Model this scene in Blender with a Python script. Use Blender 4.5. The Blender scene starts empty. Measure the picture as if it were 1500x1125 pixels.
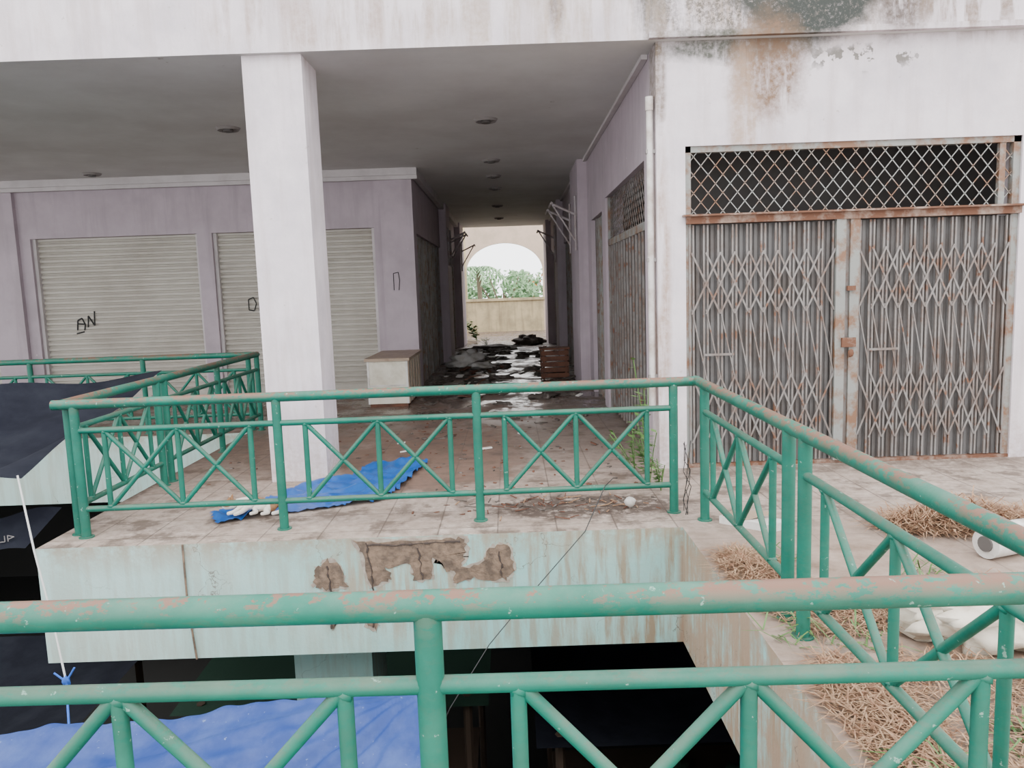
import bpy, math, random
from mathutils import Vector, Matrix, noise as mnoise
random.seed(7)
D=bpy.data; C=bpy.context
# ---------------------------------------------------------------- materials
def sock(nt,s,v):
    if isinstance(v,bpy.types.NodeSocket): nt.links.new(v,s)
    else:
        if isinstance(v,(tuple,list)) and len(v)==3 and len(getattr(s,'default_value',(0,0,0)))==4: v=(*v,1)
        s.default_value=v
def MA(nt,op,a,b=0.0,c=None,clamp=False):
    n=nt.nodes.new('ShaderNodeMath'); n.operation=op; n.use_clamp=clamp
    sock(nt,n.inputs[0],a); sock(nt,n.inputs[1],b)
    if c is not None: sock(nt,n.inputs[2],c)
    return n.outputs[0]
def VM(nt,op,a,b):
    n=nt.nodes.new('ShaderNodeVectorMath'); n.operation=op
    sock(nt,n.inputs[0],a); sock(nt,n.inputs[1],b)
    return n
def NO(nt,vec,scale,detail=5,rough=.6,stretch=None):
    if stretch: vec=VM(nt,'MULTIPLY',vec,stretch).outputs[0]
    n=nt.nodes.new('ShaderNodeTexNoise'); n.inputs['Scale'].default_value=scale
    n.inputs['Detail'].default_value=detail; n.inputs['Roughness'].default_value=rough
    nt.links.new(vec,n.inputs['Vector']); return n.outputs[0]
def MR(nt,v,a,b,c=0.0,d=1.0):
    n=nt.nodes.new('ShaderNodeMapRange'); sock(nt,n.inputs[0],v)
    for i,x in enumerate((a,b,c,d)): n.inputs[i+1].default_value=x
    return n.outputs[0]
def MX(nt,f,a,b):
    n=nt.nodes.new('ShaderNodeMix'); n.data_type='RGBA'
    sock(nt,n.inputs[0],f); sock(nt,n.inputs[6],a); sock(nt,n.inputs[7],b); return n.outputs[2]
def blob(nt,pos,c,r,k=.8,e=(1.0,.55),ns=5):
    d=VM(nt,'DIVIDE',VM(nt,'SUBTRACT',pos,c).outputs[0],r)
    l=VM(nt,'LENGTH',d.outputs[0],(0,0,0)).outputs['Value']
    n=NO(nt,pos,ns,6,.7)
    l=MA(nt,'ADD',l,MA(nt,'MULTIPLY',MA(nt,'SUBTRACT',n,.5),k))
    return MR(nt,l,e[0],e[1])
def mat(name,base,dirt=None,amt=(.45,.75),ds=2.0,streak=None,sk=(.5,.75),chip=None,cth=(.62,.65),cs=14,
        rough=.8,bump=.15,bs=30,metal=0.0,extra=None,spec=None,var=.12):
    m=D.materials.new(name); m.use_nodes=True; nt=m.node_tree; nt.nodes.clear()
    out=nt.nodes.new('ShaderNodeOutputMaterial'); b=nt.nodes.new('ShaderNodeBsdfPrincipled')
    nt.links.new(b.outputs[0],out.inputs[0])
    pos=nt.nodes.new('ShaderNodeNewGeometry').outputs['Position']
    nv=NO(nt,pos,1.3,4)
    col=MX(nt,nv,tuple(x*(1-var) for x in base),tuple(min(1,x*(1+var)) for x in base))
    if dirt: col=MX(nt,MR(nt,NO(nt,pos,ds,8,.65),amt[0],amt[1]),col,dirt)
    if streak: col=MX(nt,MR(nt,NO(nt,pos,1.0,5,.6,(7,7,.55)),sk[0],sk[1],0,.8),col,streak)
    if chip: col=MX(nt,MR(nt,NO(nt,pos,cs,5,.6),cth[0],cth[1]),col,chip)
    r=rough
    if extra:
        res=extra(nt,pos,col)
        if isinstance(res,tuple): col,r=res
        else: col=res
    sock(nt,b.inputs['Base Color'],col); sock(nt,b.inputs['Roughness'],r)
    b.inputs['Metallic'].default_value=metal
    if spec is not None: b.inputs['Specular IOR Level'].default_value=spec
    if bump:
        bn=nt.nodes.new('ShaderNodeBump'); bn.inputs['Strength'].default_value=bump; bn.inputs['Distance'].default_value=.01
        nt.links.new(NO(nt,pos,bs,6),bn.inputs['Height']); nt.links.new(bn.outputs[0],b.inputs['Normal'])
    return m

def facade_extra(nt,pos,col):
    st=NO(nt,pos,1.0,6,.65,(9,9,1.1))
    fine=NO(nt,pos,22,6,.7)
    spk=NO(nt,pos,45,5,.75)
    def add(col,c,r,color,a=(.42,.58),k=.7,mx=.9,e=(1.0,.5)):
        f=MA(nt,'MULTIPLY',blob(nt,pos,c,r,k,e),MR(nt,st,a[0],a[1],0,mx))
        f=MA(nt,'MULTIPLY',f,MR(nt,fine,.25,.6,.4,1))
        return MX(nt,f,col,color)
    col=add(col,(2.3,6.5,4.0),(1.6,1,.65),(.26,.20,.15),(.34,.50),.5,.85)
    # dense black mould sheet
    f=MA(nt,'MULTIPLY',blob(nt,pos,(2.50,6.5,4.08),(.68,1,.56),.40,(1.06,.85)),MR(nt,spk,.32,.48,.6,1))
    col=MX(nt,f,col,(.03,.035,.03))
    f=MA(nt,'MULTIPLY',blob(nt,pos,(1.75,6.5,4.1),(.75,1,.55),.9,(1.0,.7)),MR(nt,spk,.44,.56,.0,.9))
    f=MA(nt,'MULTIPLY',f,MR(nt,st,.36,.52,.25,1))
    col=MX(nt,f,col,(.05,.05,.04))
    col=add(col,(3.25,6.5,3.9),(.30,1,.42),(.06,.04,.03),(.36,.46),.6)
    col=add(col,(1.22,6.5,3.95),(.18,1,.5),(.05,.045,.03),(.2,.40),.6)
    col=add(col,(.46,6.5,3.92),(.09,1,.38),(.10,.07,.045),(.2,.42),.5)
    col=add(col,(.40,6.5,3.8),(1.6,1,.4),(.38,.30,.24),(.43,.60),.7,.8)
    col=add(col,(-1.5,6.5,3.85),(1.3,1,.4),(.38,.29,.25),(.45,.60),.7,.8)
    col=add(col,(-3.2,6.5,3.85),(1.0,1,.3),(.5,.42,.4),(.47,.62),.7,.6)
    col=add(col,(3.9,6.5,3.9),(.8,1,.45),(.2,.14,.10),(.44,.55))
    col=add(col,(1.9,6.5,3.52),(.85,1,.15),(.04,.05,.03),(.2,.46),.9)
    col=add(col,(2.2,6.5,3.35),(.38,1,.5),(.17,.10,.06),(.30,.46),.9,1)
    col=add(col,(2.0,6.5,2.9),(.16,1,.9),(.36,.25,.18),(.38,.56),.7,.8)
    col=add(col,(1.30,6.5,1.4),(.10,1,1.7),(.33,.22,.16),(.36,.54),.7,.85)
    col=add(col,(1.3,6.5,3.3),(.07,1,.5),(.12,.08,.045),(.3,.5),.7,.85)
    col=add(col,(-1.9,6.5,.6),(.6,1,1.2),(.5,.42,.4),(.5,.65),.7,.5)
    sp=blob(nt,pos,(2.95,6.5,3.40),(.65,1,.13),1.0)
    col=MX(nt,MA(nt,'MULTIPLY',sp,MR(nt,NO(nt,pos,8,3),.55,.58)),col,(.17,.155,.14))
    col=MX(nt,MR(nt,NO(nt,pos,16,3,.5),.70,.73,0,.5),col,(.35,.3,.28))
    z=nt.nodes.new('ShaderNodeSeparateXYZ'); nt.links.new(pos,z.inputs[0])
    f=MA(nt,'MULTIPLY',MR(nt,z.outputs[2],.6,0),MR(nt,fine,.35,.65,0,.6))
    return MX(nt,f,col,(.34,.25,.21))
m_facade=mat('facade_paint',(.66,.595,.62),(.50,.45,.485),(.42,.75),2.2,streak=(.47,.395,.395),sk=(.50,.78),extra=facade_extra,bump=.25)
m_purple=mat('purple_wall_paint',(.44,.37,.41),(.345,.29,.315),(.42,.8),1.6,streak=(.33,.28,.30),bump=.1,chip=(.6,.55,.55),cth=(.73,.75),cs=9)
m_trim=mat('cornice_paint',(.54,.50,.50),(.41,.37,.37),bump=.1)
m_ceil=mat('ceiling_paint',(.60,.595,.575),(.45,.43,.41),(.4,.85),.8,bump=.05,chip=(.3,.27,.24),cth=(.71,.75),cs=3)
m_yellow=mat('end_wall_paint',(.52,.42,.25),(.32,.26,.16),(.42,.68),2,streak=(.22,.17,.10),bump=.1)
m_pink=mat('arch_wall_paint',(.58,.44,.34),(.46,.36,.27),(.45,.7),2,bump=.1)
def fascia_extra(nt,pos,col):
    s=nt.nodes.new('ShaderNodeSeparateXYZ'); nt.links.new(pos,s.inputs[0]); X,Y,Z=s.outputs
    st=NO(nt,pos,1.0,6,.65,(14,14,1.5))
    f=MA(nt,'MULTIPLY',MR(nt,X,-1.2,-2.4),.5); col=MX(nt,f,col,(.50,.60,.56))
    f=MA(nt,'MULTIPLY',MR(nt,X,-.9,1.1,.25,1),MR(nt,st,.43,.58,0,.95))
    col=MX(nt,f,col,(.28,.18,.10))
    f=MA(nt,'MULTIPLY',MR(nt,Z,-.22,0),MR(nt,NO(nt,pos,6,7,.7),.36,.56,0,.9))
    col=MX(nt,f,col,(.30,.25,.18))
    # grime hanging below the broken plaster
    f=MA(nt,'MULTIPLY',blob(nt,pos,(-.75,4.92,-.35),(.75,1,.42),.8,(1.0,.5)),MR(nt,st,.40,.58,0,.75)); col=MX(nt,f,col,(.33,.25,.17))
    f=MA(nt,'MULTIPLY',MR(nt,X,1.05,1.095),MR(nt,NO(nt,pos,3,8,.7),.34,.52,0,.9))
    col=MX(nt,f,col,(.34,.235,.16))
    v=nt.nodes.new('ShaderNodeTexVoronoi'); v.feature='DISTANCE_TO_EDGE'; v.inputs['Scale'].default_value=1.1
    nn=nt.nodes.new('ShaderNodeTexNoise'); nn.inputs['Scale'].default_value=3; nn.inputs['Detail'].default_value=6
    nt.links.new(pos,nn.inputs['Vector']); w2=VM(nt,'ADD',pos,nn.outputs['Color'])
    nt.links.new(w2.outputs[0],v.inputs['Vector'])
    f=MA(nt,'MULTIPLY',MR(nt,v.outputs['Distance'],.005,.001,0,.8),MR(nt,NO(nt,pos,1.5,3),.46,.54))
    return MX(nt,f,col,(.13,.1,.075))
m_fascia=mat('aqua_fascia_paint',(.28,.505,.475),(.40,.54,.49),(.42,.7),1.2,extra=fascia_extra,bump=.25)
m_concrete=mat('bare_concrete',(.23,.155,.105),(.10,.07,.05),(.38,.60),13,bump=1,bs=25)
m_crack=mat('dark_crack',(.05,.035,.028),bump=0)
m_render=mat('broken_render_edge',(.38,.34,.28),(.26,.21,.17),(.4,.6),12,bump=.6)
def floor_extra(nt,pos,col):
    s=nt.nodes.new('ShaderNodeSeparateXYZ'); nt.links.new(pos,s.inputs[0]); X,Y,Z=s.outputs
    ts=.4
    def line(v):
        f=MA(nt,'FRACT',MA(nt,'DIVIDE',MA(nt,'ADD',v,100.13),ts))
        d=MA(nt,'ABSOLUTE',MA(nt,'SUBTRACT',f,.5)); return MR(nt,d,.482,.492)
    fl=VM(nt,'FLOOR',VM(nt,'DIVIDE',VM(nt,'ADD',pos,(100.13,100.13,0)).outputs[0],(ts,ts,50)).outputs[0],(0,0,0)).outputs[0]
    wn=nt.nodes.new('ShaderNodeTexWhiteNoise'); nt.links.new(fl,wn.inputs[0])
    col=MX(nt,MR(nt,wn.outputs[0],0,1,0,.5),col,(.31,.24,.195))
    big=NO(nt,pos,.9,8,.7); mid=NO(nt,pos,3.2,8,.7); fin=NO(nt,pos,11,7,.7)
    col=MX(nt,MR(nt,fin,.37,.62,0,.7),col,(.21,.155,.12))
    mudc=MX(nt,MR(nt,mid,.35,.65),(.06,.035,.026),(.22,.12,.082))
    mud=blob(nt,pos,(-.75,7.5,0),(1.05,1.6,1),.9,(1.1,.8),3)
    mud2=MA(nt,'MULTIPLY',MR(nt,Y,5.6,7.8),MR(nt,X,2.0,1.0))
    mud2=MA(nt,'MULTIPLY',mud2,MR(nt,big,.30,.44,.6,1))
    col=MX(nt,MA(nt,'MULTIPLY',MA(nt,'MAXIMUM',mud,MA(nt,'MULTIPLY',mud2,.9)),.88),col,mudc)
    # greyer wet track along the right half
    g=MA(nt,'MULTIPLY',MA(nt,'MULTIPLY',MR(nt,X,-.2,.2),MR(nt,X,1.5,1.2)),MR(nt,Y,6.0,7.5,0,.6)); col=MX(nt,MA(nt,'MULTIPLY',g,MR(nt,mid,.38,.52,.3,1)),col,(.21,.18,.16))
    col=MX(nt,MA(nt,'MULTIPLY',MA(nt,'MAXIMUM',line(X),line(Y)),MR(nt,mid,.35,.55,.3,.9)),col,(.085,.06,.048))
    col=MX(nt,MR(nt,mid,.50,.60,0,.8),col,(.10,.07,.052))
    g=MA(nt,'MULTIPLY',blob(nt,pos,(.50,5.5,0),(.95,.4,1),1.1,(1.0,.6),6),MR(nt,fin,.38,.50))
    col=MX(nt,MA(nt,'MULTIPLY',g,.88),col,(.06,.04,.03))
    col=MX(nt,MR(nt,NO(nt,pos,38,4,.7),.64,.69,0,.7),col,(.08,.055,.04))
    g=MA(nt,'MULTIPLY',MA(nt,'MULTIPLY',MR(nt,Y,6.1,6.5),MR(nt,X,1.3,1.5)),MR(nt,fin,.38,.55,.2,.8)); col=MX(nt,g,col,(.12,.085,.065))
    e=MA(nt,'MULTIPLY',MR(nt,X,1.0,1.15),MR(nt,Y,5.2,4.4))
    e=MA(nt,'MULTIPLY',e,MR(nt,big,.35,.52,.4,.92))
    col=MX(nt,e,col,MX(nt,MR(nt,mid,.35,.65),(.15,.095,.062),(.38,.29,.235)))
    wet=MA(nt,'MULTIPLY',MR(nt,Y,7.0,10.5),MR(nt,NO(nt,pos,1.7,7,.72),.42,.54))
    r=MR(nt,wet,0,1,.7,.2)
    col=MX(nt,MA(nt,'MULTIPLY',wet,.5),col,(.07,.055,.047))
    return (col,r)
m_floor=mat('dirty_floor_tiles',(.49,.41,.355),(.37,.30,.25),(.38,.7),1.5,extra=floor_extra,bump=.2,bs=14)
def rail_extra(nt,pos,col):
    g=nt.nodes.new('ShaderNodeNewGeometry'); s=nt.nodes.new('ShaderNodeSeparateXYZ'); nt.links.new(g.outputs['Normal'],s.inputs[0])
    p=nt.nodes.new('ShaderNodeSeparateXYZ'); nt.links.new(pos,p.inputs[0])
    up=MR(nt,s.outputs[2],-.1,.8)
    dust=MA(nt,'MULTIPLY',up,MR(nt,NO(nt,pos,5,6,.7),.35,.65,.1,.65))
    col=MX(nt,dust,col,(.11,.18,.135))
    hi=MR(nt,p.outputs[2],.86,.9)
    patch=MR(nt,NO(nt,VM(nt,'MULTIPLY',pos,(.5,.5,1)).outputs[0],3.2,4,.6),.38,.56)
    n1=NO(nt,VM(nt,'MULTIPLY',pos,(.6,.6,1.3)).outputs[0],34,8,.75)
    ch=MR(nt,MA(nt,'ADD',n1,MA(nt,'MULTIPLY',patch,.15)),.575,.615)
    ch=MA(nt,'MULTIPLY',ch,MA(nt,'ADD',MA(nt,'MULTIPLY',up,.85),.12))
    col=MX(nt,MA(nt,'MULTIPLY',ch,MA(nt,'ADD',MA(nt,'MULTIPLY',hi,.72),.2)),col,(.185,.085,.058))
    ch=MR(nt,NO(nt,pos,30,4,.6),.67,.70,0,.7)
    return MX(nt,ch,col,(.22,.36,.29))
m_rail=mat('green_rail_paint',(.0005,.108,.072),(.003,.150,.100),(.4,.7),4,rough=.5,bump=.12,bs=40,extra=rail_extra,var=.2,spec=.35)
m_gate=mat('grey_gate_steel',(.185,.17,.16),(.12,.075,.055),(.44,.68),5,rough=.6,bump=.15,var=.2,chip=(.14,.06,.03),cth=(.56,.66),cs=9)
m_gateframe=mat('gate_frame_steel',(.22,.225,.21),(.17,.085,.045),(.46,.62),6,rough=.6)
m_slat=mat('gate_backing_sheet',(.125,.12,.118),(.085,.07,.062),(.42,.68),3,rough=.65,streak=(.10,.06,.04),sk=(.55,.75))
m_rust=mat('rusted_beam',(.27,.195,.155),(.12,.048,.024),(.36,.54),7)
m_shut=mat('cream_shutter_paint',(.48,.45,.395),(.38,.345,.295),(.42,.75),1.6,rough=.6,bump=.05)
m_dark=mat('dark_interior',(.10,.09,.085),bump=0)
m_under=mat('underside_painted_shade',(.028,.027,.025),bump=.1)  # near-black colour paints in the darkness of the void below the slabs
m_white=mat('white_plastic',(.64,.62,.59),(.42,.38,.33),(.45,.7),5,rough=.6)
m_pipe=mat('pvc_pipe',(.58,.55,.53),(.36,.29,.25),(.42,.66),5,rough=.5)
m_arm=mat('awning_arm_steel',(.36,.32,.33),(.25,.17,.14),(.45,.7),5,rough=.6)
m_cream=mat('cream_counter_panel',(.68,.64,.54),(.48,.42,.32),(.5,.75),3,rough=.5)
m_top=mat('counter_top_laminate',(.34,.25,.18),(.2,.13,.09),(.5,.7),4,rough=.5)
m_wood=mat('brown_wood',(.14,.055,.03),(.07,.03,.02),(.4,.7),8)
m_trash=mat('muddy_debris',(.075,.06,.05),(.22,.19,.17),(.5,.68),6)
def tarp_x(c2):
    def f(nt,pos,col):
        return MX(nt,MR(nt,NO(nt,pos,35,4),.68,.72,0,.5),col,c2)
    return f
m_tarp=mat('blue_tarpaulin',(.004,.07,.29),(.02,.11,.35),(.4,.7),4,rough=.4,bump=.3,bs=12,extra=tarp_x((.35,.45,.6)))
m_tarp2=mat('fold_toned_blue_tarpaulin',(.016,.045,.20),(.055,.095,.27),(.42,.70),3,rough=.55,bump=.3,bs=9,extra=tarp_x((.22,.29,.45)),spec=.3)  # second, lighter blue painted in so the folds show under even light
m_navy=mat('navy_awning_cloth',(.009,.010,.016),(.018,.02,.028),(.4,.7),3,rough=.9,bump=.15,spec=.12)
m_black=mat('black_spray_paint',(.02,.02,.02),bump=0)
m_rope=mat('white_rope',(.55,.55,.53),bump=.3,bs=90)
m_brope=mat('blue_rope',(.03,.12,.5),bump=.3,bs=90)
m_cable=mat('black_cable',(.02,.02,.02),rough=.5,bump=0)
m_dry=mat('dry_grass',(.22,.11,.06),(.38,.245,.145),(.4,.6),20,bump=0,var=.4)
m_green=mat('weed_leaves',(.05,.135,.022),(.11,.20,.055),(.4,.6),12,rough=.6,bump=0,var=.3)
m_tree=mat('tree_foliage',(.15,.27,.13),(.25,.38,.21),(.4,.6),1.5,rough=.7,bump=0,var=.3)  # greens lightened so the colour itself carries the distance haze
m_flower=mat('orange_blossom',(.6,.22,.05),bump=0)
m_bark=mat('bark',(.16,.11,.08),(.1,.07,.05),bump=.5)
m_sack=mat('white_sack_cloth',(.66,.60,.50),(.44,.36,.27),(.46,.70),6,bump=.4,bs=18)
m_stall=mat('stall_wood',(.07,.045,.03),bump=.2)
m_sgreen=mat('stall_green_cloth',(.015,.05,.03),bump=.2)
m_sred=mat('stall_red_cloth',(.14,.02,.015),bump=.2)
m_metal=mat('dull_light_trim',(.22,.2,.19),rough=.4,bump=0)
def cat_x(nt,pos,col):
    a=blob(nt,pos,(-2.13,5.52,.13),(.06,.07,.06),.3,(1.0,.9),14)
    b=blob(nt,pos,(-1.92,5.56,.14),(.07,.08,.05),.5,(1.0,.9),14)
    c=blob(nt,pos,(-1.77,5.52,.08),(.05,.08,.09),.4,(1.0,.9),14)
    return MX(nt,MA(nt,'MAXIMUM',MA(nt,'MAXIMUM',a,b),c),col,(.30,.16,.08))
m_cat=mat('cat_fur',(.70,.67,.61),(.58,.53,.46),(.4,.7),12,bump=.4,bs=120,extra=cat_x,rough=.9)
m_eye=mat('cat_eye',(.02,.03,.01),rough=.1,bump=0); m_nose=mat('cat_nose',(.5,.2,.18),bump=0)

# ---------------------------------------------------------------- mesh builder
class MB:
    def __init__(s): s.v=[];s.f=[];s.mi=[];s.sm=[];s.mats=[]
    def m(s,mt):
        if mt not in s.mats: s.mats.append(mt)
        return s.mats.index(mt)
    def add(s,vs,fs,mt,smooth=False):
        o=len(s.v); s.v+= [tuple(v) for v in vs]; i=s.m(mt)
        for f in fs: s.f.append(tuple(o+k for k in f)); s.mi.append(i); s.sm.append(smooth)
    def box(s,x0,x1,y0,y1,z0,z1,mt,side=None,bottom=None):
        vs=[(x0,y0,z0),(x1,y0,z0),(x1,y1,z0),(x0,y1,z0),(x0,y0,z1),(x1,y0,z1),(x1,y1,z1),(x0,y1,z1)]
        s.add(vs,[(4,5,6,7)],mt)
        s.add(vs,[(0,1,5,4),(1,2,6,5),(2,3,7,6),(3,0,4,7)],side or mt)
        s.add(vs,[(3,2,1,0)],bottom or side or mt)
    def tube(s,a,b,r,mt,n=12,r2=None,cap=True):
        a=Vector(a);b=Vector(b);d=(b-a).normalized(); r2=r if r2 is None else r2
        u=d.cross(Vector((0,0,1)) if abs(d.z)<.9 else Vector((1,0,0))).normalized(); w=d.cross(u)
        vs=[]
        for p,rr in((a,r),(b,r2)):
            for k in range(n):
                t=2*math.pi*(k+.5)/n; vs.append(p+(u*math.cos(t)+w*math.sin(t))*rr)
        s.add(vs,[(k,(k+1)%n,n+(k+1)%n,n+k) for k in range(n)],mt,n>6)
        if cap: s.add(vs,[tuple(range(n))[::-1],tuple(range(n,2*n))],mt)
    def bar(s,a,b,w,h,mt,up=(0,1,0)):
        a=Vector(a);b=Vector(b);d=(b-a).normalized();n=Vector(up); u=d.cross(n).normalized()
        vs=[p+u*x*w/2+n*y*h/2 for p in(a,b) for x,y in((-1,-1),(1,-1),(1,1),(-1,1))]
        s.add(vs,[(0,1,2,3),(7,6,5,4),(0,4,5,1),(1,5,6,2),(2,6,7,3),(3,7,4,0)],mt)
    def path(s,pts,r,mt,n=8):
        for a,b in zip(pts[:-1],pts[1:]): s.tube(a,b,r,mt,n)
    def corr(s,p0,u,ul,v,vl,n,pitch,amp,mt):
        p0=Vector(p0);u=Vector(u);v=Vector(v);n=Vector(n); prof=[];t=0
        while t<vl-1e-6:
            for f,o in((0,0),(.12,1),(.55,1),(.75,.4),(.9,0)):
                if t+f*pitch<=vl: prof.append((t+f*pitch,o*amp))
            t+=pitch
        prof.append((vl,0)); vs=[]
        for q,o in prof: vs+= [p0+v*q+n*o, p0+u*ul+v*q+n*o]
        s.add(vs,[(2*i,2*i+1,2*i+3,2*i+2) for i in range(len(prof)-1)],mt)
    def poly(s,pts,th,axis,mt):
        n=len(pts); ax=Vector(axis)*th; vs=[Vector(p) for p in pts]+[Vector(p)+ax for p in pts]
        s.add(vs,[tuple(range(n)),tuple(range(n,2*n))[::-1]]+[(k,(k+1)%n,n+(k+1)%n,n+k) for k in range(n)],mt)
    def lump(s,c,r,mt,seed=0,amp=.25,seg=16,fs=2.0,flat=None):
        c=Vector(c);vs=[];fs_=[]; R=seg//2
        for i in range(R+1):
            th=math.pi*i/R
            for j in range(seg):
                ph=2*math.pi*j/seg
                d=Vector((math.sin(th)*math.cos(ph),math.sin(th)*math.sin(ph),math.cos(th)))
                k=1+amp*mnoise.noise(d*fs+Vector((seed*3.1,seed,0)))*2
                p=Vector((d.x*r[0],d.y*r[1],d.z*r[2]))*k+c
                if flat is not None: p.z=max(p.z,flat)
                vs.append(p)
        for i in range(R):
            for j in range(seg): fs_.append((i*seg+j,(i+1)*seg+j,(i+1)*seg+(j+1)%seg,i*seg+(j+1)%seg))
        s.add(vs,fs_,mt,True)
    def build(s,name,parent=None):
        xs=[v[0] for v in s.v];ys=[v[1] for v in s.v];zs=[v[2] for v in s.v]
        o=Vector(((min(xs)+max(xs))/2,(min(ys)+max(ys))/2,min(zs)))
        me=D.meshes.new(name); me.from_pydata([Vector(v)-o for v in s.v],[],s.f)
        for mt in s.mats: me.materials.append(mt)
        me.polygons.foreach_set('material_index',s.mi); me.polygons.foreach_set('use_smooth',s.sm)
        me.update(); ob=D.objects.new(name,me); C.collection.objects.link(ob); ob.location=o
        if parent:
            ob.parent=parent; ob.location=o-parent.location
        return ob
def wallb(mb,axis,a0,a1,t0,t1,h,ops,mt,z0=0):
    def bx(p,q,zz0,zz1):
        if q-p<1e-4 or zz1-zz0<1e-4: return
        if axis=='x': mb.box(p,q,t0,t1,zz0,zz1,mt)
        else: mb.box(t0,t1,p,q,zz0,zz1,mt)
    c=a0
    for s,e,top in sorted(ops):
        bx(c,s,z0,h); bx(s,e,top,h); c=e
    bx(c,a1,z0,h)

CH=3.58
# ---------------------------------------------------------------- shell
b=MB()
for x0,x1,y0,y1 in((-3.2,1.1,4.92,31),(1.1,9.5,-2.5,31),(-14,-3.2,9.1,31),(-14,1.1,-2.5,1.38)):
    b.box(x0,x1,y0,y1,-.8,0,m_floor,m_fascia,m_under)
b.build('floor')
b=MB()
wallb(b,'x',1.27,9.5,6.56,6.86,CH,[(1.51,4.33,2.74)],m_facade)
b.build('wall_front')
b=MB(); b.box(-14,9.5,6.50,6.86,CH,5.0,m_facade,bottom=m_ceil)
b.box(1.2,9.5,6.45,6.50,CH-.0,CH+.045,m_facade)
b.build('facade_beam')
b=MB(); b.box(-14,1.27,6.86,24.3,CH,CH+.25,m_ceil); b.box(1.27,9.5,6.86,24.3,CH,CH+.25,m_ceil)
b.build('ceiling')
b=MB(); b.box(-2.13,-1.64,6.56,7.05,0,CH,m_facade)
b.build('concrete_column')
b=MB(); wallb(b,'x',-14,-1.52,12.6,12.85,CH,[(-7.72,-5.02,2.68),(-4.78,-2.15,2.68),(-12,-8.4,2.68)],m_purple)
for x0,x1 in((-8.38,-7.9),(-2.02,-1.5)): b.box(x0,x1,12.52,12.6,0,CH,m_purple)
b.build('wall_back')
b=MB()
b.box(-14,-1.4,12.42,12.52,3.47,CH,m_trim); b.box(-14,-1.4,12.46,12.52,3.41,3.47,m_trim)
b.box(-1.5,-1.40,12.52,24,3.45,CH,m_trim)
b.build('trim_1')
b=MB(); b.box(1.21,1.265,6.9,24,3.54,CH,m_trim); b.build('trim_2')
b=MB(); wallb(b,'y',12.85,24.1,-1.8,-1.52,CH,[(13.1,17.5,2.6),(18.6,22.4,2.6)],m_purple)
b.box(-1.52,-1.36,17.5,18.6,0,CH,m_purple); b.box(-1.52,-1.36,22.4,24.1,0,CH,m_purple)
b.build('wall_left')
b=MB(); wallb(b,'y',6.86,24.1,1.27,1.5,CH,[(7.15,10.0,2.73),(10.35,11.7,2.6),(14.2,17.5,2.6),(18.5,22.5,2.6)],m_purple)
b.box(1.12,1.27,12.2,13.6,0,CH,m_purple);b.box(1.12,1.27,17.5,18.5,0,CH,m_purple);b.box(1.12,1.27,22.5,24.1,0,CH,m_purple)
b.build('wall_right')
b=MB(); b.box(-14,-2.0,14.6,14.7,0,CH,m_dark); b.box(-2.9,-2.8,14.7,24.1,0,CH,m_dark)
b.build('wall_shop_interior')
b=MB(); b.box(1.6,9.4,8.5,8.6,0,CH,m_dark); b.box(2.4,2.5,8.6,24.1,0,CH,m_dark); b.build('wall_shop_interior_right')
b=MB()
AX0,AX1,SZ,TZ=-1.62,1.34,2.35,3.42; Y0,Y1=30,30.25; WT=4.7
b.box(-6,AX0,Y0,Y1,0,WT,m_yellow); b.box(AX1,5,Y0,Y1,0,WT,m_pink); b.box(AX0,AX1,Y0,Y1,0,1.26,m_yellow)
b.box(AX0-.05,AX1+.05,Y0-.06,Y0,1.2,1.3,m_yellow)
n=24; cx=(AX0+AX1)/2; rx=(AX1-AX0)/2
arc=[(cx-rx*math.cos(math.pi*k/n),SZ+(TZ-SZ)*math.sin(math.pi*k/n)) for k in range(n+1)]
for (xa,za),(xb,zb) in zip(arc[:-1],arc[1:]):
    vs=[(xa,Y0,za),(xb,Y0,zb),(xb,Y0,WT),(xa,Y0,WT),(xa,Y1,za),(xb,Y1,zb),(xb,Y1,WT),(xa,Y1,WT)]
    b.add(vs,[(0,1,2,3),(7,6,5,4),(0,4,5,1)],m_pink)
b.build('wall_end_arch')
b=MB(); b.box(-2.5,-1.8,25.2,25.9,0,4.7,m_yellow); b.build('end_pillar')
b=MB(); b.box(1.36,1.9,25.2,25.9,0,4.7,m_pink); b.build('end_pillar')

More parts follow.
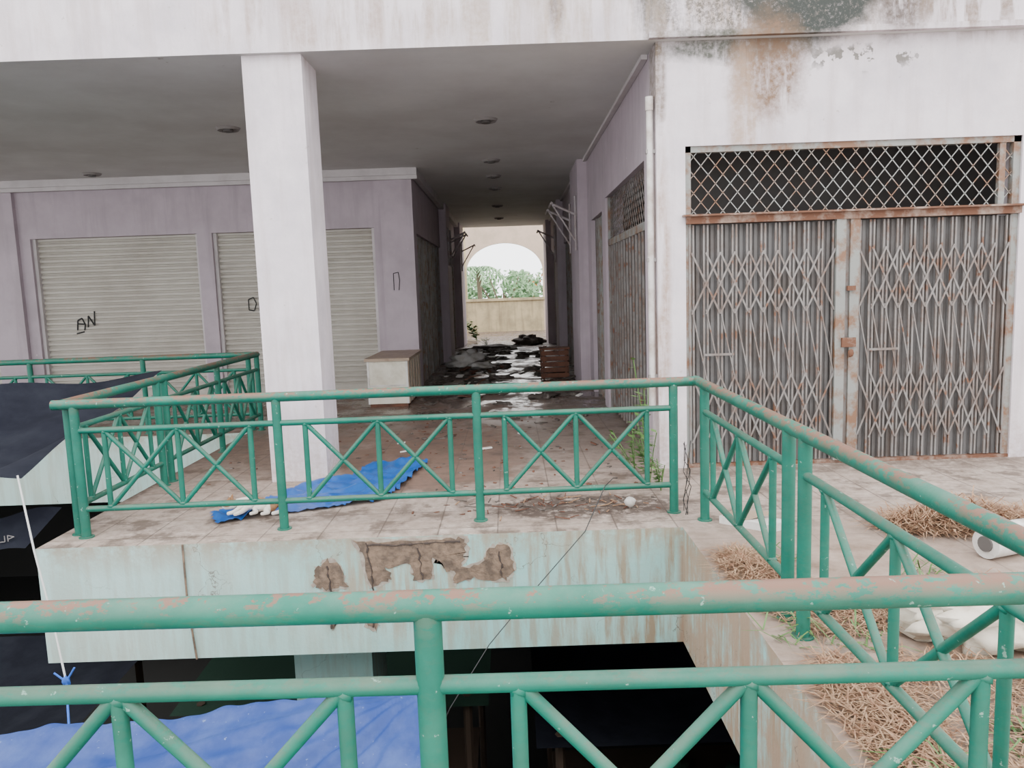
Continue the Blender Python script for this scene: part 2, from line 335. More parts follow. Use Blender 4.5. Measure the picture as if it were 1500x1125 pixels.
# ---------------------------------------------------------------- ground floor below
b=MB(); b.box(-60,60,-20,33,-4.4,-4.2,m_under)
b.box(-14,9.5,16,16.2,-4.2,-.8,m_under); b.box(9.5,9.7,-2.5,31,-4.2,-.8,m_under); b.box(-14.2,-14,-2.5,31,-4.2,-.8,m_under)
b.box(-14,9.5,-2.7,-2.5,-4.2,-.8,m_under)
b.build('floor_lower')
b=MB(); b.box(-1.75,-1.15,5.6,6.2,-4.2,-.8,m_fascia); b.build('lower_column')
def stall(x,y,w,d,h,top,cl):
    b=MB()
    for i in(0,1):
        for j in(0,1): b.tube((x+i*w,y+j*d,-4.2),(x+i*w,y+j*d,-4.2+h),.04,m_stall,6)
    N=10;vs=[]
    for i in range(N+1):
        for j in range(N+1):
            u,v=i/N,j/N
            vs.append((x-.2+u*(w+.4),y-.2+v*(d+.4),-4.2+h-.25*math.sin(math.pi*u)*math.sin(math.pi*v)+.1*v))
    b.add(vs,[(i*(N+1)+j,(i+1)*(N+1)+j,(i+1)*(N+1)+j+1,i*(N+1)+j+1) for i in range(N) for j in range(N)],top,True)
    b.box(x,x+w,y,y+d*.8,-3.45,-3.38,m_stall)
    for k in range(8):
        b.lump((x+.2+random.random()*(w-.4),y+.2+random.random()*(d*.6-.2),-3.25),(.16,.16,.13),cl,k)
    b.build('market_stall')
stall(-6.5,5.4,2.6,2.0,2.3,m_navy,m_sred); stall(-2.9,6.5,2.4,2.2,2.2,m_sgreen,m_sred)
stall(.3,6.0,2.4,2.2,2.1,m_navy,m_sgreen); stall(-.6,2.6,1.5,1.6,1.9,m_under,m_sred)
b=MB(); b.tube((-3.85,5.0,-1.6),(-3.62,5.1,-.35),.018,m_sred,8); b.build('awning_pole')

# ---------------------------------------------------------------- railings
def railing(p,q,posts,name='metal_railing',ext=(0,0)):
    p=Vector(p);q=Vector(q);L=(q-p).length;d=(q-p)/L
    b=MB(); P=lambda t,z:(p.x+d.x*t,p.y+d.y*t,z)
    b.tube(P(-ext[0],.93),P(L+ext[1],.93),.034,m_rail,20)
    for t in posts: b.tube(P(t,0),P(t,.925),.031,m_rail,16); b.tube(P(t,0),P(t,.008),.05,m_rail,14)
    for a,c in zip(posts[:-1],posts[1:]):
        if c-a<.3: continue
        b.tube(P(a,.748),P(c,.748),.021,m_rail); b.tube(P(a,.20),P(c,.20),.021,m_rail)
        g=.19*(c-a)/1.38; m=(a+c)/2
        us=(a+g,m,c-g)
        for t in us:
            b.tube(P(t,.20),P(t,.748),.0185,m_rail,12); b.lump(P(t,.735),(.026,.026,.016),m_rail,1,.2,8); b.lump(P(t,.215),(.026,.026,.016),m_rail,2,.2,8)
        for s,e in((us[0],us[1]),(us[1],us[2])):
            b.tube(P(s+.01,.735),P(e-.01,.215),.0165,m_rail,10); b.tube(P(s+.01,.215),P(e-.01,.735),.0165,m_rail,10)
    return b.build(name)
railing((-3.02,5.14,0),(1.25,5.27,0),[.04,1.40,2.77,4.14],ext=(.1,.05))
railing((1.285,5.28,0),(1.27,1.62,0),[.22,1.79,1.99,3.6],ext=(.04,.0))
railing((-4.34,1.635,0),(1.27,1.565,0),[0,1.38,2.76,4.14,5.53],ext=(.1,.0))
railing((-3.07,5.22,0),(-3.09,9.26,0),[.0,1.35,1.5,2.75,4.04],ext=(.05,.03))
railing((-12.7,9.24,0),(-3.12,9.28,0),[0,1.37,2.74,4.11,5.48,6.85,8.22,9.5],ext=(0,0))

# ---------------------------------------------------------------- folding gate (front shop)
root=D.objects.new('folding_security_gate',None); C.collection.objects.link(root); root.location=(2.92,6.6,0)
b=MB()
X0,X1=1.51,4.33; YF=6.60
b.box(X0,X1,YF-.07,YF+.05,2.10,2.16,m_rust); b.box(X0-.03,X1+.03,YF-.11,YF+.0,2.16,2.175,m_rust)
b.box(X0,X0+.05,YF-.02,YF+.04,0,2.74,m_gateframe); b.box(X1-.06,X1,YF-.02,YF+.04,0,2.74,m_gateframe)
b.box(X1-.17,X1-.12,YF-.01,YF+.03,2.17,2.70,m_gateframe)
b.box(X0,X1,YF-.02,YF+.04,2.69,2.74,m_gateframe); b.box(X0,X1,YF-.03,YF+.07,0,.03,m_rust)
b.build('frame',root)
b=MB()
def lattice(b,o,u,w,h,mt,dx=.062,dz=.075,r=.0045,n=(0,1,0)):
    o=Vector(o);u=Vector(u); m=dz/dx; step=dx*2
    k=-int(h/m/step)-2
    while k*step<w:
        for sgn in(1,-1):
            xs=k*step
            a0=max(0,xs); a1=min(w,xs+h/m)
            if a1>a0+.005:
                z0,z1=(a0-xs)*m,(a1-xs)*m
                if sgn<0: z0,z1=h-z0,h-z1
                b.bar(o+u*a0+Vector((0,0,z0)),o+u*a1+Vector((0,0,z1)),r*2,r*1.6,mt,n)
        k+=1
lattice(b,(X0+.05,YF+.0,2.175),(1,0,0),X1-X0-.11,.515,m_gateframe,r=.0036)
b.build('diamond_mesh',root)
for nm,xa,xb,n in(('leaf_1',X0+.05,2.78,10),('leaf_2',2.98,X1-.08,11)):
    b=MB(); w=(xb-xa)/n
    for k in range(n+1):
        x=xa+w*k
        for o in (-.016,.016):
            b.box(x+o-.007,x+o+.007,YF-.03,YF-.012,.04,2.09,m_gate)
    for lo,hi in((.22,.80),(.80,1.38),(1.34,1.86)):
        for k in range(n-1):
            if lo==.80:
                if k%2: continue
                xs,xe=xa+w*k,xa+w*(k+1)
                b.bar((xs,YF-.036,hi),(xe,YF-.036,lo),.010,.004,m_gate); b.bar((xe,YF-.036,hi),(xe+w,YF-.036,lo),.010,.004,m_gate); continue
            xs,xe=xa+w*k,xa+w*(k+2)
            b.bar((xs,YF-.036,hi),(xe,YF-.036,lo),.015,.004,m_gate); b.bar((xs,YF-.042,lo),(xe,YF-.042,hi),.015,.004,m_gate)
    b.box(xa+.1,xa+.36,YF-.05,YF-.045,.98,1.0,m_gate)
    b.corr((xa-.02,YF+.03,.03),(0,0,1),2.06,(1,0,0),xb-xa+.04,(0,-1,0),.062,.016,m_slat)
    b.build(nm,root)
b=MB()
b.box(2.78,2.86,YF-.06,YF-.01,.03,2.1,m_gateframe); b.box(2.90,2.98,YF-.055,YF-.005,.03,2.1,m_gateframe); b.box(2.86,2.90,YF-.03,YF-.02,.03,2.1,m_gate)
b.box(2.83,2.95,YF-.085,YF-.06,1.02,1.1,m_rust); b.lump((2.9,YF-.1,.97),(.025,.015,.035),m_rust,1,.1)
b.box(2.87,2.94,YF-.085,YF-.06,1.5,1.54,m_rust)
b.build('lock_stile',root)

b=MB()
b.corr((1.36,7.18,.02),(0,0,1),2.1,(0,1,0),2.8,(-1,0,0),.11,.03,m_slat)
b.box(1.30,1.36,7.15,10.0,2.12,2.2,m_gateframe); b.box(1.3,1.36,7.15,7.2,0,2.73,m_gateframe); b.box(1.3,1.36,9.95,10,0,2.73,m_gateframe)
for k in range(14): y=7.3+k*.2; b.box(1.30,1.32,y-.012,y+.012,.03,2.12,m_gate)
lattice(b,(1.33,7.2,2.2),(0,1,0),2.75,.52,m_gate,n=(1,0,0),r=.004)
b.build('side_security_gate')
for (ya,yb,X,s) in((10.35,11.7,1.38,-1),(14.2,17.5,1.38,-1),(18.5,22.5,1.38,-1),(13.1,17.5,-1.62,1),(18.6,22.4,-1.62,1)):
    b=MB(); b.corr((X,ya,.0),(0,0,1),2.6,(0,1,0),yb-ya,(s,0,0),.14,.04,m_gateframe)
    for k in range(1,int((yb-ya)/1.1)+1): b.box(X+s*.05-.02,X+s*.05+.02,ya+k*1.1-.05,ya+k*1.1+.05,0,2.6,m_gate)
    b.build('shop_gate')
for i,(xa,xb) in enumerate(((-7.72,-5.02),(-4.78,-2.15),(-12,-8.4))):
    b=MB(); b.corr((xa+.04,12.75,.08),(1,0,0),xb-xa-.08,(0,0,1),2.6,(0,-1,0),.085,.034,m_shut)
    b.box(xa,xa+.05,12.66,12.78,0,2.68,m_trim); b.box(xb-.05,xb,12.66,12.78,0,2.68,m_trim)
    b.box(xa+.05,xb-.05,12.70,12.76,0,.09,m_shut)
    for k in(.35,.65): b.box(xa+(xb-xa)*k-.06,xa+(xb-xa)*k+.06,12.68,12.70,.03,.06,m_metal)
    b.build('rolling_shutter')
def graf(strokes,o,u,name,sc=.85,r=.012):
    b=MB(); o=Vector(o);u=Vector(u)
    for s in strokes: b.path([o+u*x*sc+Vector((0,0,z*sc)) for x,z in s],r,m_black,6)
    b.build(name)
graf([[(0,0),(.02,.18),(.10,.22),(.15,.1),(.13,0)],[(.02,.12),(.15,.11)],[(.20,.05),(.22,.26),(.32,.08),(.34,.34)],[(-.02,-.06),(.12,-.03)]],(-7.16,12.71,1.18),(1,0,0),'graffiti',.9)
graf([[(0,0),(.0,.2),(.1,.24),(.15,.12),(.1,-.02),(0,0)],[(.2,-.02),(.22,.24),(.34,.02),(.38,.3)]],(-4.30,12.71,1.42),(1,0,0),'graffiti',.85,.009)
graf([[(0,0),(0,.34),(.1,.36),(.12,.2),(.1,.0)]],(-1.86,12.515,1.66),(1,0,0),'graffiti',.8,.006)

b=MB(); b.tube((1.225,6.62,.55),(1.225,6.62,3.05),.028,m_pipe,14); b.tube((1.225,6.62,3.05),(1.225,6.62,3.16),.034,m_pipe,14)
for z in(.8,1.8,2.7): b.box(1.19,1.268,6.6,6.64,z,z+.03,m_metal)
b.build('drain_pipe')
for X,s,ys in((1.12,-1,(12.4,13.5,18.0)),(-1.36,1,(17.7,18.4,22.6))):
    for y in ys:
        b=MB(); b.tube((X,y,2.75),(X+s*.42,y,2.95),.02,m_arm,8); b.tube((X,y,2.3),(X+s*.38,y,2.92),.016,m_arm,8); b.tube((X+s*.022,y,2.2),(X+s*.022,y,3.05),.02,m_arm,8)
        b.tube((X+s*.4,y-.1,2.94),(X+s*.4,y+.5,2.94),.02,m_arm,8)
        b.build('awning_bracket')
for x in(-.2,-3.2,-6.3):
    for y in(9.2,12.0,13.6,15.2,18.3,21.4):
        if x<-1 and y>12.1: continue
        b=MB(); n=20
        for r0,r1,z0,z1 in((.14,.12,CH-.0,CH-.03),(.12,.09,CH-.03,CH-.006)):
            vs=[(x+r*math.cos(2*math.pi*k/n),y+r*math.sin(2*math.pi*k/n),z) for r,z in((r0,z0),(r1,z1)) for k in range(n)]
            b.add(vs,[(k,(k+1)%n,n+(k+1)%n,n+k) for k in range(n)],m_metal,True)
        b.tube((x,y,CH-.006),(x,y,CH-.045),.055,m_dark,12)
        b.build('ceiling_downlight')

# ---------------------------------------------------------------- broken plaster
def jag(pts,amp=.015,sub=6,c=4.914):
    o=[]
    for (a,b_),(c_,d_) in zip(pts,pts[1:]+pts[:1]):
        for k in range(sub):
            t=k/sub; o.append((a+(c_-a)*t+random.uniform(-amp,amp),c,b_+(d_-b_)*t+random.uniform(-amp,amp)))
    return o
b=MB()
shapes=[[(-1.08,-.02),(-.92,-.03),(-.5,-.03),(-.34,-.02),(-.35,-.13),(-.38,-.22),(-.46,-.26),(-.52,-.18),(-.56,-.16),(-.58,-.29),(-.7,-.29),(-.72,-.19),(-.88,-.21),(-.84,-.29),(-.98,-.34),(-1.02,-.15)],
 [(-.42,-.24),(-.25,-.20),(-.17,-.09),(-.06,-.08),(-.03,-.24),(-.08,-.32),(-.30,-.30),(-.44,-.33)],
 [(-1.34,-.2),(-1.26,-.14),(-1.18,-.20),(-1.15,-.32),(-1.28,-.35),(-1.38,-.3)],
 [(-1.29,-.48),(-1.24,-.46),(-1.22,-.56),(-1.26,-.62),(-1.3,-.56)],[(-1.03,-.42),(-.96,-.40),(-.93,-.52),(-.98,-.64),(-1.04,-.6)]]
for i,s in enumerate(shapes):
    cx=sum(p[0] for p in s)/len(s); cz=sum(p[1] for p in s)/len(s)
    b.poly([(cx+(x-cx)*1.07,4.9175-i*.0003,min(-.005,cz+(z-cz)*1.16)) for x,y,z in jag(s,.014)],.002,(0,1,0),m_render)
    b.poly(jag(s,.014,6,4.914-i*.0003),.006,(0,1,0),m_concrete)
for pts in([(-1.27,-.18),(-1.25,-.4),(-1.27,-.62)],[(-1.0,-.03),(-.97,-.3),(-.99,-.62)],[(-1.0,-.045),(-.8,-.055),(-.6,-.045),(-.38,-.045)],[(-.66,-.08),(-.64,-.3)],[(-.12,-.12),(-.11,-.3)]):
    q=[]
    for (a,z),(c2,d2) in zip(pts[:-1],pts[1:]):
        for k in range(8): q.append((a+(c2-a)*k/8+random.uniform(-.009,.009),4.912,z+(d2-z)*k/8+random.uniform(-.004,.004)))
    q.append((pts[-1][0],4.912,pts[-1][1]))
    for a_,b_ in zip(q[:-1],q[1:]): b.tube(a_,b_,random.uniform(.002,.009),m_crack,5)
b.build('broken_plaster')
b=MB(); b.path([(-2.22,4.908,0),(-2.22,4.908,-.4),(-2.19,4.908,-.8)],.007,m_concrete,8); b.build('fascia_conduit')

# ---------------------------------------------------------------- cloth sheets
def inpoly(x,y,p):
    r=False;j=len(p)-1
    for i in range(len(p)):
        if (p[i][1]>y)!=(p[j][1]>y) and x<(p[j][0]-p[i][0])*(y-p[i][1])/(p[j][1]-p[i][1])+p[i][0]: r=not r
        j=i
    return r
poly=[(-2.3,5.6),(-2.16,5.34),(-1.67,5.55),(-1.05,5.78),(-.94,6.2),(-.90,6.52),(-.82,7.14),(-1.32,7.1),(-1.47,6.62),(-1.72,6.45),(-1.86,6.25),(-1.95,5.9)]
b=MB();st=.025;idx={};vs=[];fs=[]
def hz(x,y): return .006+abs(mnoise.noise(Vector((x*5,y*5,0))))*.08+abs(mnoise.noise(Vector((x*14+y*9,y*6,3))))*.03
def vid(i,j):
    if (i,j) not in idx:
        x,y=-2.5+i*st,5.2+j*st; idx[(i,j)]=len(vs); vs.append((x,y,hz(x,y)))
    return idx[(i,j)]
for i in range(76):
    for j in range(84):
        if inpoly(-2.5+(i+.5)*st,5.2+(j+.5)*st,poly): fs.append((vid(i,j),vid(i+1,j),vid(i+1,j+1),vid(i,j+1)))
b.add(vs,fs,m_tarp,True); b.build('blue_tarp')
def sheet(corners,nu,nv,fn,mt,name):
    A,B,Cc,Dd=[Vector(c) for c in corners]; b=MB(); vs=[]
    for i in range(nu+1):
        for j in range(nv+1):
            u,v=i/nu,j/nv; p=A*(1-u)*(1-v)+B*u*(1-v)+Cc*u*v+Dd*(1-u)*v
            vs.append(p+Vector(fn(u,v)))
    b.add(vs,[(i*(nv+1)+j,(i+1)*(nv+1)+j,(i+1)*(nv+1)+j+1,i*(nv+1)+j+1) for i in range(nu) for j in range(nv)],mt,True)
    return b.build(name)
def tf(u,v):
    dx=(1.0-u)*4.1+.06; dy=v*1.75+.02; a=math.atan2(dy,dx); r=math.hypot(dx,dy)
    k=min(1,r/1.2)
    return (0,0,-.14*math.sin(math.pi*min(1,u))*(1-v)*.8+(.045*abs(math.sin(a*15+.6))+.02*math.sin(a*37+1))*k*min(1,3.2/(r+1))-.02+.05*mnoise.noise(Vector((u*7,v*5,0)))+.02*mnoise.noise(Vector((u*30,v*12,4))))
sheet([(-4.6,3.95,-.75),(-.50,4.05,-.55),(-.40,2.3,-.95),(-4.6,2.3,-1.1)],220,120,tf,m_tarp2,'stall_tarpaulin')
sheet([(-5.6,5.6,.92),(-3.30,7.2,.93),(-3.26,4.95,.50),(-4.6,4.6,.35)],40,30,lambda u,v:(0,0,-.20*math.sin(math.pi*u)*math.sin(math.pi*v)+.03*math.sin(u*14+v*9)),m_navy,'dark_awning')
sheet([(-4.6,5.1,.06),(-3.30,5.42,.15),(-3.42,5.15,-.06),(-4.6,4.9,-.2)],24,12,lambda u,v:(0,0,.02*math.sin(u*16)),m_navy,'dark_awning')
b=MB()
for k,s in enumerate(([(.03,.07),(0,.05),(.04,.03),(.0,0)],[(.09,.05),(.055,.05),(.055,0),(.09,0)],[(.11,.06),(.11,0),(.15,0),(.15,.06)],[(.17,0),(.17,.06),(.21,.04),(.17,.02)])):
    b.path([(-3.70+x,5.12+x*.15,-.02+z*.7+x*.05) for x,z in s],.0035,m_metal,5)
b.build('awning_lettering')
b=MB(); b.path([(-3.27,4.93,.50),(-3.1,4.75,.05),(-2.95,4.62,-.35),(-2.83,4.5,-.72)],.0065,m_rope,8)
b.path([(-2.83,4.5,-.72),(-2.72,4.3,-.95),(-2.6,4.1,-1.2)],.007,m_brope,8); b.lump((-2.83,4.5,-.72),(.02,.02,.035),m_brope,3,.4)
b.path([(-2.83,4.5,-.72),(-2.9,4.5,-.66)],.006,m_brope,6); b.path([(-2.83,4.5,-.72),(-2.77,4.5,-.63)],.006,m_brope,6)
b.build('rope')
b=MB(); b.path([(.70,5.36,.235),(.62,5.16,.235),(.45,4.9,.0),(.1,4.75,-.33),(-.2,4.6,-.62),(-.45,4.45,-.95),(-.7,4.3,-1.4)],.0035,m_cable,6); b.build('hanging_cable')
b=MB(); random.seed(21)
for k in range(4):
    pts=[(1.195+random.uniform(-.03,.03),5.2+random.uniform(-.02,.02),.50-.10*j+random.uniform(-.03,.03)) for j in range(6)]
    b.path(pts,.0028,m_cable,5)
b.build('cable_tangle')

# ---------------------------------------------------------------- counter, crate, debris
b=MB()
x0,x1,y0,y1=-2.05,-1.47,10.8,12.3
b.box(x0,x1,y0,y1,.05,.66,m_cream); b.box(x0-.03,x1+.03,y0-.03,y1+.03,.66,.70,m_top)
b.box(x0+.02,x1-.02,y0+.02,y1-.02,0,.05,m_wood)
b.box(x0+.0,x0+.03,y0-.008,y0,.05,.66,m_white); b.box(x1-.03,x1,y0-.008,y0,.05,.66,m_white); b.box(x0+.03,x1-.03,y0-.006,y0,.3,.32,m_white)
for k in range(5): b.box(x1,x1+.012,y0+.02+k*.3,y0+.06+k*.3,.05,.66,m_top)
b.build('shop_counter')
b=MB()
x,y=.78,13.6
for k in range(5): b.box(x-.25,x+.25,y,y+.02,.02+k*.1,.10+k*.1,m_wood); b.box(x-.25,x-.23,y+.02,y+.38,.02+k*.1,.10+k*.1,m_wood); b.box(x+.23,x+.25,y+.02,y+.38,.02+k*.1,.10+k*.1,m_wood)
for sx in(-.22,.18): b.box(x+sx,x+sx+.04,y+.02,y+.06,0,.52,m_wood)
b.box(x-.27,x+.27,y-.02,y+.4,.52,.55,m_wood); b.build('wooden_crate')
b=MB(); random.seed(3)
for k in range(210):
    x=random.uniform(-1.3,.95); y=7.6+13.5*random.random()**.9
    if 12<y and -.1<x<.6 and random.random()<.5: x-=.9
    x=max(-1.25,min(.95,x)); sc=.35 if y<9.5 else .5 if y<11 else 1
    if random.random()<.55: b.lump((x,y,.0),(random.uniform(.05,.24)*sc,random.uniform(.05,.2)*sc,random.uniform(.015,.07)*sc),m_trash,k,.5,12,2.5,0.001)
    else:
        a=random.uniform(0,3.1);l=random.uniform(.1,.4)*sc; b.bar((x,y,.03*sc),(x+math.cos(a)*l,y+math.sin(a)*l*.5,random.uniform(.03,.10)*sc),random.uniform(.03,.16)*sc,.012,random.choice([m_trash,m_trash,m_white,m_trash,m_wood]),(0,0,1))
for k in range(260):
    x=random.uniform(-2.8,1.05); y=random.uniform(5.35,10)
    if -2.35<x<-.8 and y<7.3: continue
    b.lump((x,y,.0),(random.uniform(.006,.028),random.uniform(.006,.028),random.uniform(.004,.012)),random.choice([m_trash,m_wood]),k,.5,8,2.5,0.0005)
for k in range(90):
    x=random.gauss(.40,.38); y=random.gauss(5.55,.14)
    if x>1.05 or y<5.0: continue
    a=random.uniform(0,3.1);l=random.uniform(.03,.12); b.bar((x,y,.008),(x+math.cos(a)*l,y+math.sin(a)*l,.012),.008,.005,random.choice([m_trash,m_wood,m_dry]),(0,0,1))
b.build('floor_debris')
b=MB(); b.lump((-.95,16.2,.12),(.36,.3,.2),m_white,5,.45,24,2.2,0.001); b.lump((-.6,16.0,.05),(.3,.3,.08),m_white,8,.5,20,2.2,0.001); b.build('crumpled_plastic_sheet')
b=MB(); b.lump((.5,22.5,.1),(.42,.3,.16),m_trash,9,.4,20,2,0.001); b.lump((-.5,21,.03),(.7,.5,.08),m_trash,12,.4,20,2,0.001); b.build('rubbish_pile')
b=MB(); b.lump((.83,5.42,.04),(.04,.038,.04),m_white,2,.12,14,1.5,0.001); b.build('white_stone')
b=MB()
b.poly([(1.36,4.98,.0),(1.62,4.74,.0),(1.78,4.82,.0),(1.50,5.08,.0)],.05,(0,0,1),m_white); b.poly([(1.38,4.97,.05),(1.5,4.86,.05),(1.7,4.90,.08),(1.48,5.05,.06)],.01,(0,0,1),m_top)
b.build('foam_box_lid')
b=MB(); b.lump((2.08,3.2,.11),(.30,.18,.12),m_sack,4,.35,32,2.6,0.001); b.lump((1.84,3.30,.08),(.13,.13,.09),m_sack,6,.35,24,2.6,0.001); b.lump((2.35,3.12,.1),(.2,.18,.11),m_sack,9,.3,20,2.4,0.001)
b.build('white_sack')
b=MB(); b.lump((2.12,2.72,.09),(.2,.13,.1),m_sack,14,.35,24,2.6,0.001); b.build('white_sack')
b=MB(); b.tube((2.64,4.16,.09),(3.05,4.3,.09),.085,m_white,24); b.tube((2.63,4.157,.09),(2.65,4.163,.09),.045,m_dark,16)
b.lump((2.85,4.24,.16),(.16,.07,.03),m_white,3,.3); b.build('plastic_roll')

# ---------------------------------------------------------------- vegetation
def blades(b,cx,cy,rx,ry,n,L,mt,flat=.3,w=.005,z0=0,rz=.0):
    for _ in range(n):
        a=random.uniform(0,6.283);r=math.sqrt(random.random());x=cx+rx*r*math.cos(a);y=cy+ry*r*math.sin(a)
        if x<1.12 and z0==0 and cy<5: x=1.12+random.random()*.1
        h=random.uniform(0,2*math.pi); l=L*random.uniform(.5,1.2); up=random.uniform(.02,1)*(1-flat); z=z0+rz*(1-r)*random.random()+.004
        d=Vector((math.cos(h),math.sin(h),0)); s=Vector((-d.y,d.x,0))*w
        p=[Vector((x,y,z)),Vector((x,y,z))+d*l*.45+Vector((0,0,l*up*.5)),Vector((x,y,max(.004,z+l*up*.35)))+d*l*.95]
        b.add([p[0]-s,p[0]+s,p[1]+s,p[1]-s,p[2]],[(0,1,2,3),(3,2,4)],mt)
random.seed(11)
b=MB(); blades(b,2.85,4.75,.55,.22,2200,.25,m_dry,.3,.003,0,.2); b.build('dry_grass_heap')
b=MB()
for cx,cy,rx,ry,n in((1.3,4.1,.16,.35,900),(1.5,3.55,.3,.3,900),(1.3,2.6,.16,.5,1200),(1.7,2.7,.4,.4,1000),(1.9,3.6,.4,.2,600),(2.4,3.6,.5,.3,600),(1.45,2.1,.3,.3,900)):
    blades(b,cx,cy,rx,ry,n,.17,m_dry,.5,.0028,0,.06)
b.build('dry_grass_litter')
b=MB()
for cx,cy,n in((1.45,3.2,25),(1.3,2.2,60),(1.75,2.35,50),(1.22,3.3,20),(1.5,4.3,20),(2.2,4.0,25)): blades(b,cx,cy,.14,.14,n,.2,m_green,.1,.004)
b.build('grass_tufts')
def weed(x,y,h,n,spread,name='weed_plant',nl=12,ls=.1):
    b=MB()
    for k in range(n):
        a=random.uniform(2.2,5.0); hh=h*random.uniform(.6,1); lean=Vector((math.cos(a),math.sin(a),0))*spread*random.random()
        p0=Vector((x,y,0)); p1=p0+lean*.5+Vector((0,0,hh*.6)); p2=p0+lean+Vector((0,0,hh))
        b.path([p0,p1,p2],.004,m_green,5)
        for j in range(nl):
            t=.2+.8*j/(nl-1); p=p0.lerp(p1,t/.6) if t<.6 else p1.lerp(p2,(t-.6)/.4)
            aa=random.uniform(1.8,5.4); d=Vector((math.cos(aa),math.sin(aa),random.uniform(-.1,.5)))*random.uniform(.5,1.0)*ls; s=Vector((-d.y,d.x,0)).normalized()*ls*.2
            b.add([p,p+d*.5+s,p+d,p+d*.5-s],[(0,1,2,3)],m_green)
    b.build(name)
weed(1.12,6.25,1.05,3,.25,nl=14,ls=.12); weed(1.10,6.1,.5,6,.25,ls=.11); weed(1.02,6.35,.4,5,.25,ls=.09); weed(1.14,5.85,.3,5,.15,ls=.08)
weed(-1.1,25.0,.6,8,.5,ls=.3); weed(-.7,22.5,.25,7,.4)
def tree(x,y,zt,r,n=2600,lr=.34,fl=0):
    b=MB(); b.tube((x,y,-4.2),(x,y,zt-r*.6),.22,m_bark,10,.1)
    for k in range(6):
        a=k*1.05; b.tube((x,y,zt-r*1.4),(x+math.cos(a)*r*.7,y+math.sin(a)*r*.5,zt-r*.3),.08,m_bark,6,.03)
    cl=[(x+random.uniform(-r,r)*.8,y+random.uniform(-r,r)*.5,zt-r+random.uniform(-r,r)*.7) for _ in range(16)]
    for _ in range(n):
        c=random.choice(cl); d=Vector([random.gauss(0,1) for _ in range(3)]).normalized()*r*.42*random.uniform(.6,1)
        p=Vector(c)+d; q=Vector([random.gauss(0,1) for _ in range(3)]).normalized(); s=q.orthogonal().normalized()*lr*.3
        b.add([p-q*lr*.5,p+s,p+q*lr*.5,p-s],[(0,1,2,3)],m_flower if random.random()<fl else m_tree)
    b.build('leafy_tree')
tree(-.3,50,3.2,2.6); tree(2.9,54,2.9,2.3,fl=.12); tree(-4.5,52,3.4,2.6); tree(6,56,3,2.6)
b=MB(); x,y,z=-1.7,44,2.9
b.path([(x,y,-4.2),(x+.1,y,-1),(x,y,z)],.14,m_bark,8)
for k in range(13):
    a=k*.49; d=Vector((math.cos(a),math.sin(a),0)); s=Vector((-d.y,d.x,0)); prev=None
    for j in range(9):
        t=j/8; p=Vector((x,y,z))+d*1.7*t+Vector((0,0,.9*t-1.7*t*t))
        if prev is not None:
            for sg in(1,-1): b.add([prev,p,p+s*sg*.45*(1-t*.6)-Vector((0,0,.3))],[(0,1,2)],m_tree)
        prev=p
b.build('palm_tree')
b=MB(); b.box(-60,60,33,90,-4.35,-4.2,m_tree); b.build('ground_outside')

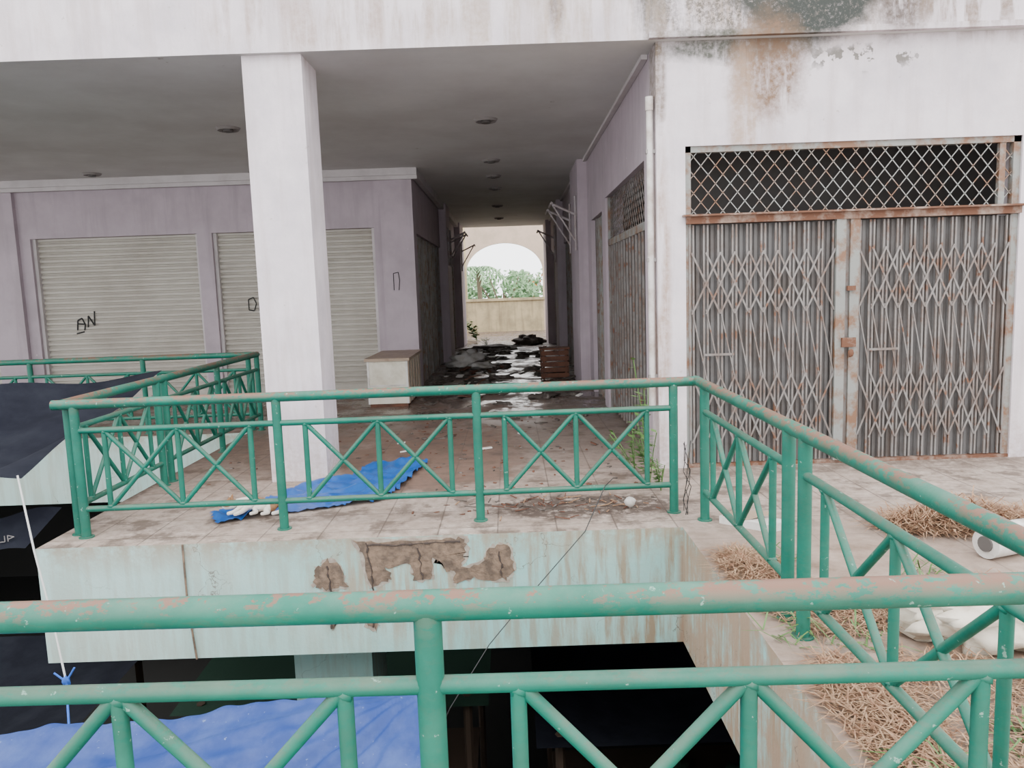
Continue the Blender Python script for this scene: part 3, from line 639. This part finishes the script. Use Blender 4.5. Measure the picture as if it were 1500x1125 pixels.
# ---------------------------------------------------------------- cat lying on the tarp
def cat():
    V=[];E=[];R=[]
    def ad(p,r,par=None):
        V.append(Vector(p)); R.append(r); i=len(V)-1
        if par is not None: E.append((par,i))
        return i
    hip=ad((.125,.03,.062),(.060,.057)); mid=ad((.04,.04,.06),(.058,.055),hip); ch=ad((-.05,.03,.062),(.062,.058),mid)
    nk=ad((-.115,.0,.062),(.038,.038),ch); hd=ad((-.165,-.02,.062),(.045,.043),nk); mz=ad((-.207,-.045,.05),(.021,.019),hd)
    f1=ad((-.07,-.045,.035),(.026,.024),ch); f2=ad((-.11,-.085,.02),(.018,.017),f1); f3=ad((-.155,-.10,.014),(.015,.013),f2)
    g1=ad((-.02,-.045,.045),(.026,.024),ch); g2=ad((-.045,-.095,.025),(.018,.017),g1); g3=ad((-.095,-.13,.014),(.015,.013),g2)
    h1=ad((.09,-.035,.045),(.042,.038),hip); h2=ad((.035,-.065,.03),(.024,.023),h1); h3=ad((.07,-.10,.02),(.016,.015),h2); h4=ad((.015,-.115,.013),(.015,.012),h3)
    k1=ad((.15,-.03,.03),(.038,.034),hip); k2=ad((.12,-.075,.02),(.022,.02),k1); k3=ad((.16,-.105,.016),(.015,.014),k2); k4=ad((.10,-.125,.012),(.014,.012),k3)
    t=hip
    for p in((.19,.03,.035),(.225,.0,.018),(.235,-.05,.014),(.215,-.1,.013),(.18,-.125,.012)): t=ad(p,(.015,.014),t)
    me=D.meshes.new('cat_body'); me.from_pydata(V,E,[]); me.materials.append(m_cat)
    ob=D.objects.new('cat',me); C.collection.objects.link(ob); ob.location=(-1.96,5.53,.035)
    sk=ob.modifiers.new('skin','SKIN'); sk.use_smooth_shade=True
    for i,r in enumerate(R): me.skin_vertices[0].data[i].radius=r
    me.skin_vertices[0].data[0].use_root=True
    su=ob.modifiers.new('sub','SUBSURF'); su.levels=2; su.render_levels=2
    b=MB(); o=ob.location
    for dy in(-.012,.03):
        base=o+Vector((-.15,-.03+dy,.10))
        b.tube(base,base+Vector((.012,dy*.3,.034)),.017,m_cat,8,.002)
    b.build('ears',ob)
    b=MB()
    for dy in(-.022,.014): b.lump(o+Vector((-.197,-.025+dy,.08)),(.005,.006,.006),m_eye,1,.0,8)
    b.lump(o+Vector((-.224,-.053,.055)),(.005,.005,.004),m_nose,1,0,8)
    b.build('face',ob)
cat()

# ---------------------------------------------------------------- light
w=D.worlds.new('World'); C.scene.world=w; w.use_nodes=True; nt=w.node_tree
bg=nt.nodes['Background']; bg.inputs[0].default_value=(.97,.98,1,1); bg.inputs[1].default_value=4.3
sd=D.lights.new('sun','SUN'); sd.energy=1.0; sd.angle=math.radians(35); sd.color=(1,.96,.92)
so=D.objects.new('sun',sd); C.collection.objects.link(so); so.rotation_euler=(math.radians(40),math.radians(8),0)

# ---------------------------------------------------------------- camera
cd=D.cameras.new('camera'); co=D.objects.new('camera',cd); C.collection.objects.link(co)
cd.sensor_width=36; cd.lens=1120/1500*36; cd.clip_start=.05; cd.clip_end=300
p=math.atan(137.5/1120); s=.034; c=math.sqrt(1-s*s)
F=Vector((0,math.cos(p),-math.sin(p))); U0=Vector((0,math.sin(p),math.cos(p))); R0=Vector((1,0,0))
Rr=R0*c-U0*s; Uu=R0*s+U0*c
m=Matrix((Rr,Uu,-F)).transposed().to_4x4(); m.translation=Vector((0,0,1.6)); co.matrix_world=m
C.scene.camera=co
